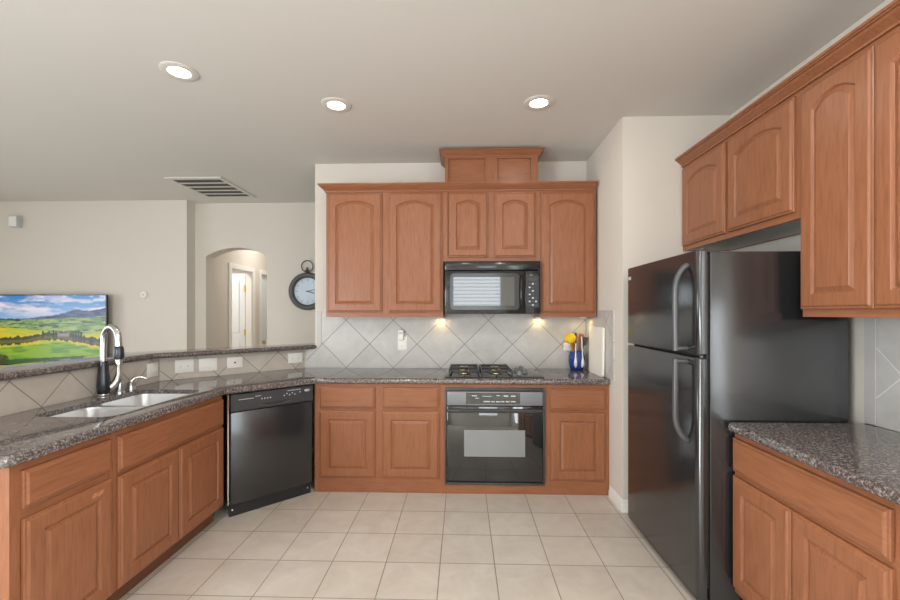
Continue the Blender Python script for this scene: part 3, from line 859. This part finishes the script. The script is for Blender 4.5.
def fhandle(z_end, z_free, parent):
    s = 1 if z_end > z_free else -1
    hx = -.108; y = .105
    pts = [(-.052, y - .012, z_end), (-.072, y - .010, z_end - s * .012), (-.094, y - .004, z_end - s * .045), (hx, y, z_end - s * .10), (hx - .002, y, (z_end + z_free) / 2), (hx, y, z_free + s * .03), (hx, y, z_free + s * .004)]
    # refine
    q = []
    for i in range(len(pts) - 1):
        a = Vector(pts[max(0, i - 1)]); b = Vector(pts[i]); c = Vector(pts[i + 1]); d = Vector(pts[min(len(pts) - 1, i + 2)])
        for k in range(5):
            t = k / 5; q.append(tuple(.5 * ((2 * b) + (c - a) * t + (2 * a - 5 * b + 4 * c - d) * t * t + (-a + 3 * b - 3 * c + d) * t ** 3)))
    q.append(pts[-1])
    bm = B(); tube(bm, q, .0145, 12, flat=.9)
    tube(bm, [(hx, y, z_free + s * .016), (-.05, y - .004, z_free + s * .016)], .013, 10)
    obj('handle', bm, M['handleblack'], parent, smooth=60)
fhandle(1.645, 1.215, f_)
fhandle(.775, 1.183, l_)
bm = B(); box(bm, -.056, -.0545, .795, .835, 1.628, 1.650, .0004); obj('badge', bm, M['silvertext'], f_)['label'] = 'small silver badge'
for z in (1.711, 1.199):
    bm = B(); lathe(bm, [(.011, z - .010 if z > 1 else .04), (.011, z + (.004 if z > 1.3 else .005)), (.004, z + .006)], (-.022, .03, 0), 12)
    if z > 1.3: box(bm, -.02, .06, .016, .046, z - .0100, z - .004)
    obj('hinge', bm, M['handleblack'] if z > 1 else M['satin'], r, smooth=40)
bm = B(); box(bm, -.03, -.001, .02, .84, .004, .027); g_ = obj('kick_grille', bm, M['blackplastic'], r)
for y in (.06, .79):
    for x in (.06, .58):
        bm = B(); lathe(bm, [(.02, 0.0005), (.02, .0295)], (x, y, 0), 12); obj('foot', bm, M['blackplastic'], r)

# ------------------------------------------------------------------ wall plates
def outlet(label, loc, rotz, w, h, kind):
    r = thing('wall_outlet' if kind != 'switch' else 'light_switch', label, 'outlet' if kind != 'switch' else 'switch', loc, rotz, 'white wall plates')
    bm = B(); box(bm, -w / 2, w / 2, -.006, -.0003, -h / 2, h / 2, .002); obj('cover_plate', bm, M['plate'], r, smooth=30)
    if kind == 'duplex':
        for s in (-1, 1):
            bm = B(); u, v = (s * w * .2, 0) if w > h else (0, s * h * .2)
            box(bm, u - .014, u + .014, -.0075, -.0061, v - .014, v + .014, .0006); f = obj('receptacle', bm, M['plate'], r)
            for q in (-1, 1):
                bm = B()
                if w > h: box(bm, u - .004, u + .004, -.0082, -.0076, v + q * .005 - .001, v + q * .005 + .001)
                else: box(bm, u + q * .005 - .001, u + q * .005 + .001, -.0082, -.0076, v - .004, v + .004)
                obj('slot', bm, M['slot'], f)
    elif kind == 'switch':
        bm = B(); box(bm, -w * .32, w * .32, -.0085, -.0061, -h * .18, h * .18, .001); obj('rocker', bm, M['plate'], r)
    elif kind == 'jack':
        bm = B(); lathe(bm, [(.007, -.0061), (.007, -.010), (.003, -.0102)], n=12, axis='y'); obj('jack', bm, M['slot'], r)
    return r
outlet('square white plate on the tiled knee wall right behind the faucet', (-2.2617, 2.983, .993), PI / 2, .108, .10, 'switch')
def dg(x): return (x + .0058, x + 5.33 - .0058, 0)
def on_diag(x, z): return (x + .0058, x + 5.33 - .0058, z)
outlet('wide white outlet plate on the angled knee wall, second from the left', on_diag(-2.155, .998), PI / 4, .125, .10, 'duplex')
outlet('wide white switch plate in the middle of the row on the angled knee wall', on_diag(-2.04, .995), PI / 4, .13, .102, 'switch')
outlet('white plate with one dark round jack on the angled knee wall', on_diag(-1.90, .997), PI / 4, .12, .088, 'jack')
outlet('white outlet plate at the right end of the angled knee wall, near the base cabinets', on_diag(-1.538, .998), PI / 4, .132, .088, 'duplex')
outlet('upright white outlet on the back tiles left of the cooktop, under a plug-in adapter', (-.556, 3.8548, 1.130), 0, .084, .125, 'duplex')
outlet('white outlet on the back tiles partly hidden behind the utensils', (.962, 3.8548, 1.102), 0, .072, .07, 'duplex')
r = thing('plug_in_adapter', 'small white plug-in adapter on top of the upright outlet left of the cooktop', 'adapter', (-.565, 3.846, 1.16))
bm = B(); box(bm, -.024, .024, -.035, -.0005, .0, .095, .005); obj('housing', bm, M['plate'], r, smooth=30)
bm = B(); box(bm, -.016, .016, -.0365, -.0352, .055, .075, .0005); obj('window', bm, M['sensorgrey'], r)

# ------------------------------------------------------------------ things on the back counter
CX, CY = 1.020, 3.765
r = thing('utensil_crock', 'cobalt blue glazed crock with white spoon reliefs holding cooking utensils', 'crock', (CX, CY, .9005))
bm = B()
prof = [(.045, 0), (.055, .004), (.066, .04), (.072, .085), (.070, .13), (.062, .155), (.060, .165), (.055, .165), (.055, .15), (.064, .12), (.064, .05), (.05, .010), (.002, .008)]
lathe(bm, prof, n=32); obj('pot', bm, M['blue'], r, smooth=60)
for a, lean in ((-112, -.01), (-62, .006)):
    an = math.radians(a); bm = B()
    ux, uy = math.cos(an), math.sin(an)
    pts = [(ux * .066, uy * .066, .03), (ux * .0745, uy * .0745, .05), (ux * .0755, uy * .0755, .08), (ux * .0735, uy * .0735, .12), (ux * .070, uy * .070, .165), (ux * .066, uy * .066, .22), (ux * .060, uy * .060, .30 if a > -80 else .24)]
    tube(bm, pts, [.004, .014, .014, .006, .005, .005, .006], 10); obj('spoon_relief', bm, M['ceramic'], r, smooth=60)
def utensil(name, label, tilt, az, L, head, hm, handm, hr=.005):
    """a utensil standing in the crock: base on the crock floor, leaning outward"""
    r = thing(name, label, name.replace('_', ' '), (CX + .012 * math.cos(az), CY + .012 * math.sin(az), .9005 + .012))
    r.rotation_euler = Matrix.Rotation(tilt, 3, Vector((-math.sin(az), math.cos(az), 0))).to_euler()
    bm = B(); tube(bm, [(0, 0, 0), (0, 0, L * .5), (0, 0, L)], [hr, hr * .9, hr], 10); obj('handle', bm, handm, r, smooth=60)
    bm = head(L)
    obj('head', bm, hm, r, smooth=60)
    return r
def ball(rx, ry, rz, up):
    def f(L):
        bm = B(); bmesh.ops.create_uvsphere(bm, u_segments=20, v_segments=12, radius=1)
        for v in bm.verts: v.co = Vector((v.co.x * rx, v.co.y * ry, L + up + v.co.z * rz))
        return bm
    return f
def paddle(w, h, t=.006, rad=.012):
    def f(L):
        bm = B(); prism(bm, fillet([(-w * .38, L), (w * .38, L), (w / 2, L + h), (-w / 2, L + h)], rad, 4), -t / 2, t / 2, 'y'); return bm
    return f
utensil('dish_brush', 'round yellow dish brush standing in the blue crock', .215, math.radians(205), .245, ball(.050, .045, .047, .034), M['yellow'], M['orangewood'], .008)
utensil('wooden_spoon', 'orange-brown wooden spoon leaning left in the crock, below the yellow brush', .17, math.radians(120), .185, ball(.020, .008, .030, .02), M['orangewood'], M['orangewood'], .007)
utensil('serving_spoon', 'dark wooden spoon with a thin black tip, tallest in the crock', .02, math.radians(100), .29, ball(.012, .007, .022, .012), M['greyplastic'], M['spoonwood'], .007)
utensil('spatula', 'grey nylon spatula leaning right in the crock, next to the white board', .215, math.radians(-22), .215, paddle(.055, .075), M['greyplastic'], M['greyplastic'], .006)
utensil('wooden_turner', 'brown wooden turner leaning right, behind the grey spatula', .17, math.radians(35), .245, paddle(.045, .07), M['spoonwood'], M['spoonwood'], .006)
r = thing('cutting_board', 'white cutting board leaning against the right tiled side wall of the counter', 'cutting board', (1.110, 3.33, .9005))
bm = B(); prism(bm, fillet([(0, 0), (.35, 0), (.35, .395), (0, .395)], .02, 4), -.008, .008, 'x'); obj('board', bm, M['board'], r, smooth=30)
r.rotation_euler = (0, math.radians(.6), 0)

# ------------------------------------------------------------------ living room: TV, clock, sensor, thermostat
r = thing('television', 'flat television showing a green hilly landscape on the living room wall', 'television', (-5.082, 4.93, 1.205))
TW, TH = 1.56, .86
bm = B(); box(bm, -TW / 2, TW / 2, 0, .030, -TH / 2, TH / 2, .006); obj('housing', bm, M['blackplastic'], r, smooth=30)
bm = B()
for a in ((-TW / 2, -TW / 2 + .01, -TH / 2, TH / 2), (TW / 2 - .01, TW / 2, -TH / 2, TH / 2)): box(bm, a[0], a[1], -.004, 0, a[2], a[3])
box(bm, -TW / 2 + .01, TW / 2 - .01, -.004, 0, TH / 2 - .01, TH / 2); box(bm, -TW / 2 + .01, TW / 2 - .01, -.004, 0, -TH / 2, -TH / 2 + .014)
obj('bezel', bm, M['black'], r)
bm = B(); box(bm, -.2, .2, .0305, .1095, -.15, .15); obj('wall_mount', bm, M['blackplastic'], r)
# the picture on the screen
NX, NY = 230, 130
rs = np.random.RandomState(7)
def vnoise(x, y, seed=0):
    rr_ = np.random.RandomState(seed); T = rr_.rand(64, 64)
    xi, yi = np.floor(x).astype(int), np.floor(y).astype(int); fx_, fy_ = x - xi, y - yi
    fx_ = fx_ * fx_ * (3 - 2 * fx_); fy_ = fy_ * fy_ * (3 - 2 * fy_)
    g = lambda a, b: T[a % 64, b % 64]
    return (g(xi, yi) * (1 - fx_) + g(xi + 1, yi) * fx_) * (1 - fy_) + (g(xi, yi + 1) * (1 - fx_) + g(xi + 1, yi + 1) * fx_) * fy_
def fbm(x, y, s=0): return sum(vnoise(x * 2 ** k, y * 2 ** k, s + k) * .5 ** k for k in range(4)) / 1.875
U, V = np.meshgrid(np.arange(NX + 1) / NX, np.arange(NY + 1) / NY)
px = -17 + 126 * U; py = 295 + 70 * (1 - V)
def lin(c): c = np.array(c) / 255.; return np.where(c <= .04045, c / 12.92, ((c + .055) / 1.055) ** 2.4)
img = np.zeros(U.shape + (3,))
def mixm(mask, col):
    global img
    m = np.clip(mask, 0, 1)[..., None]; img = img * (1 - m) + lin(col) * m
g = (py - 295) / 24
img[:] = lin((40, 122, 190)); mixm(g * .9, (150, 190, 225))
cl = fbm(px * .05 + 3, py * .22, 5)
mixm(np.clip((cl - .42) * 4, 0, 1) * np.clip(1.25 - np.abs(py - 306) / 12, 0, 1), (232, 222, 232))
mixm(np.clip((fbm(px * .09, py * .3, 15) - .56) * 5, 0, .7) * (py < 302), (240, 240, 246))
ridge = np.interp(px, [-20, 0, 25, 45, 62, 70, 77, 84, 92, 100, 110], [320, 318.5, 318.5, 316.5, 314.5, 311.5, 309, 309.6, 311, 309.4, 308])
ridge = ridge + (fbm(px * .3, px * 0, 30) - .5) * 1.5
mixm((py > ridge) * 1., (44, 62, 102)); mixm((py > ridge) * np.clip((fbm(px * .12, py * .4, 33) - .4) * 3, 0, .7), (92, 106, 142))
f0 = ridge * .35 + 320.5 * .65 + (fbm(px * .1, px * 0, 40) - .5) * 2
mixm(np.clip((py - f0) / 1.5, 0, 1), (104, 140, 84))
mixm((py > f0) * np.clip((fbm(px * .08, py * .5, 44) - .42) * 6, 0, 1), (158, 178, 104)); mixm((py > f0) * np.clip((fbm(px * .16, py * .8, 48) - .56) * 8, 0, 1), (46, 74, 50))
yl_ = np.interp(px, [-20, 0, 35, 60, 85, 110], [326, 327, 330, 333, 334, 332])
mixm(np.clip((py - yl_), 0, 1), (214, 190, 34)); mixm((py > yl_) * np.clip((fbm(px * .06, py * .5, 52) - .45) * 5, 0, 1), (178, 190, 44))
tr = np.interp(px, [-20, 0, 30, 45, 60, 75, 90, 110], [343, 342, 340, 337, 336, 338, 341, 344])
mixm((np.abs(py - tr) < 1.5 + 5 * fbm(px * .35, py * .1, 60)) * 1., (44, 66, 26)); mixm((np.abs(py - tr - 1) < 3.0 * fbm(px * .5, py * .4, 66)) * 1., (104, 92, 40))
for cx_, h in ((45, 7), (56, 7), (58.5, 5), (76, 7), (79, 9), (81.5, 10), (84, 8), (87, 6), (93, 5), (95, 6)):
    mixm(((np.abs(px - cx_) < .9) & (py < tr + 2) & (py > tr + 1 - h)) * 1., (30, 46, 24))
mixm(((np.abs(px - 66) < 6) & (py > 333.5) & (py < 337)) * 1., (150, 132, 140))
gl = tr + 6 + (fbm(px * .2, px * 0, 70) - .5) * 3
mixm(np.clip((py - gl) / 1.5, 0, 1), (134, 172, 34)); mixm((py > gl) * np.clip((fbm(px * .05, py * .35, 74) - .5) * 5, 0, 1), (92, 142, 26))
mixm((py > 361 - px * .055) * 1., (38, 84, 26)); mixm(((px - 3) ** 2 / 50 + (py - 360) ** 2 / 24 < 1) * np.clip(fbm(px * .6, py * .6, 80) * 1.8, 0, 1), (56, 60, 18))
bm = B()
sx0, sx1, sz0, sz1 = -TW / 2 + .0105, TW / 2 - .0105, -TH / 2 + .0145, TH / 2 - .0105
vv = [[bm.verts.new((sx0 + (sx1 - sx0) * i / NX, -.001, sz0 + (sz1 - sz0) * j / NY)) for i in range(NX + 1)] for j in range(NY + 1)]
for j in range(NY):
    for i in range(NX): bm.faces.new((vv[j][i], vv[j][i + 1], vv[j + 1][i + 1], vv[j + 1][i]))
m, nt, b = new_mat('lit_screen')
at = nt.nodes.new('ShaderNodeVertexColor'); at.layer_name = 'picture'
b.inputs['Base Color'].default_value = (.01, .01, .01, 1); b.inputs['Roughness'].default_value = .25
nt.links.new(at.outputs['Color'], b.inputs['Emission Color']); b.inputs['Emission Strength'].default_value = 0.95
so = obj('screen', bm, m, r)
ca = so.data.color_attributes.new('picture', 'FLOAT_COLOR', 'POINT')
flat = np.concatenate([img.reshape(-1, 3), np.ones((img.shape[0] * img.shape[1], 1))], 1).astype(np.float32)
ca.data.foreach_set('color', flat.ravel())

r = thing('wall_clock', 'round pocket-watch style wall clock with dark rim and ring on top', 'clock', (-1.94, 5.2, 1.683))
bm = B(); lathe(bm, [(.236, -.0005), (.236, -.03), (.228, -.05), (.205, -.058), (.185, -.052), (.176, -.034), (.17, -.032), (.17, -.0005)], n=48, axis='y'); obj('rim', bm, M['bronze'], r, smooth=40)
bm = B(); lathe(bm, [(.1695, -.0006), (.1695, -.012), (.002, -.012)], n=48, axis='y'); d_ = obj('dial', bm, M['dial'], r)
for k in range(12):
    a = k * PI / 6; bm = B(); vs = box(bm, -.004, .004, -.0135, -.0122, .125, .155)
    bmesh.ops.rotate(bm, verts=vs, cent=(0, 0, 0), matrix=Matrix.Rotation(a, 3, 'Y')); obj('hour_mark', bm, M['mark'], d_)
for L, w, a in ((.09, .006, 1.85), (.13, .004, 1.35)):
    bm = B(); vs = box(bm, -w, w, -.0165, -.0145, -.02, L); bmesh.ops.rotate(bm, verts=vs, cent=(0, 0, 0), matrix=Matrix.Rotation(a, 3, 'Y')); obj('hand', bm, M['bronze'], r)
bm = B(); lathe(bm, [(.012, .236), (.022, .245), (.024, .262), (.014, .275), (.01, .29), (.013, .298), (.002, .303)], (0, -.03, 0), 16); obj('crown', bm, M['bronze'], r, smooth=50)
bm = B(); tube(bm, [(.072 * math.cos(2 * PI * k / 28), -.03, .312 + .072 * math.sin(2 * PI * k / 28)) for k in range(28)], .0065, 8, closed=True); obj('bow', bm, M['bronze'], r, smooth=60)

r = thing('wall_speaker', 'small grey box speaker high on the living room wall', 'speaker', (-5.5, 5.0395, 2.47))
bm = B(); box(bm, -.075, .03, -.07, -.0005, 0, .135, .006); obj('housing', bm, M['sensorgrey'], r, smooth=30)
bm = B(); box(bm, -.068, .023, -.0725, -.0702, .008, .127, .001); obj('grille', bm, M['plate'], r)
r = thing('thermostat', 'round white thermostat on the living room wall right of the television', 'thermostat', (-3.915, 5.0395, 1.636))
bm = B(); lathe(bm, [(.042, -.0005), (.042, -.018), (.036, -.026), (.002, -.027)], n=28, axis='y'); obj('dial_body', bm, M['plate'], r, smooth=40)
bm = B(); lathe(bm, [(.018, -.0272), (.018, -.0295), (.002, -.0297)], n=20, axis='y'); obj('button', bm, M['sensorgrey'], r, smooth=40)

# ------------------------------------------------------------------ ceiling
r = thing('ceiling_vent', 'large white louvered return air vent in the living room ceiling', 'vent', (-2.76, 4.56, CH))
w, d = .255, .33
bm = B(); prism(bm, [(-w - .04, -d - .04), (w + .04, -d - .04), (w + .04, d + .04), (-w - .04, d + .04)], -.012, -.0005, 'z', ([(-w, -d), (w, -d), (w, d), (-w, d)],)); obj('frame', bm, M['vent'], r)
bm = B(); box(bm, -w, w, -d, d, -.0025, -.0006); obj('backing', bm, M['ventdark'], r)
for k in range(6):
    y = -d + k * (2 * d / 5)
    bm = B(); box(bm, -w, w, max(-d, y - .019), min(d, y + .019), -.011, -.0085, .001); obj('louver', bm, M['vent'], r)

def can(label, loc, power, lamp='recessed_light_lamp'):
    r = thing('recessed_light', label, 'ceiling light', loc, 0, 'recessed ceiling lights')
    bm = B(); lathe(bm, [(.098, -.0005), (.098, -.005), (.090, -.009), (.060, -.0075), (.056, -.0005)], n=36); obj('trim_ring', bm, M['vent'], r, smooth=40)
    bm = B(); lathe(bm, [(.0555, -.0006), (.0555, -.003), (.04, -.0055), (.002, -.0065)], n=36); obj('lens', bm, M['lens'], r, smooth=60)
    d = bpy.data.lights.new(lamp, 'AREA'); d.shape = 'DISK'; d.size = .11; d.energy = power; d.color = (1, .96, .90)
    o = bpy.data.objects.new(lamp, d); COL.objects.link(o); o.parent = r; o.location = (0, 0, -.012)
    return r
PW = 2.5
can('recessed ceiling light nearest the viewer, leftmost of the three', (-1.63, 2.36, CH), PW)
can('recessed ceiling light above the angled bar, middle of the three', (-.843, 2.77, CH), PW)
can('recessed ceiling light right of the raised box cabinet, rightmost of the three', (.505, 2.78, CH), PW)
can('added unseen fill light in the ceiling behind the viewer over the peninsula side', (-.6, .55, CH), 20, 'added_near_lamp')  # this pair is added out of view to brighten floor and ceiling
can('added unseen fill light in the ceiling behind the viewer over the refrigerator side', (.75, .55, CH), 20, 'added_near_lamp')
can('added unseen ceiling light in the hallway beyond the arch', (-2.85, 6.6, CH), 13, 'added_hall_lamp')  # fixture added out of view to light the hallway
can('added unseen ceiling light in the room behind the open white door', (-4.3, 6.1, CH), 40, 'added_hall_lamp')  # fixture added out of view to brighten the open door

def puck(label, loc):
    r = thing('puck_light', label, 'cabinet light', loc, 0, 'under-cabinet puck lights')
    bm = B(); lathe(bm, [(.03, 0), (.03, -.010), (.026, -.012), (.022, -.010)], n=20); obj('housing', bm, M['white'], r, smooth=40)
    d = bpy.data.lights.new('puck_light_lamp', 'AREA'); d.shape = 'DISK'; d.size = .04; d.energy = .32; d.color = (1, .74, .36)
    o = bpy.data.objects.new('puck_light_lamp', d); COL.objects.link(o); o.parent = r; o.location = (0, 0, -.015)
puck('puck light under the wall cabinet left of the microwave', (-.195, 3.81, 1.3745))
puck('puck light under the right wall cabinet, beside the microwave', (.692, 3.81, 1.3745))
puck('puck light under the right wall cabinet, above the white board', (1.065, 3.72, 1.3745))
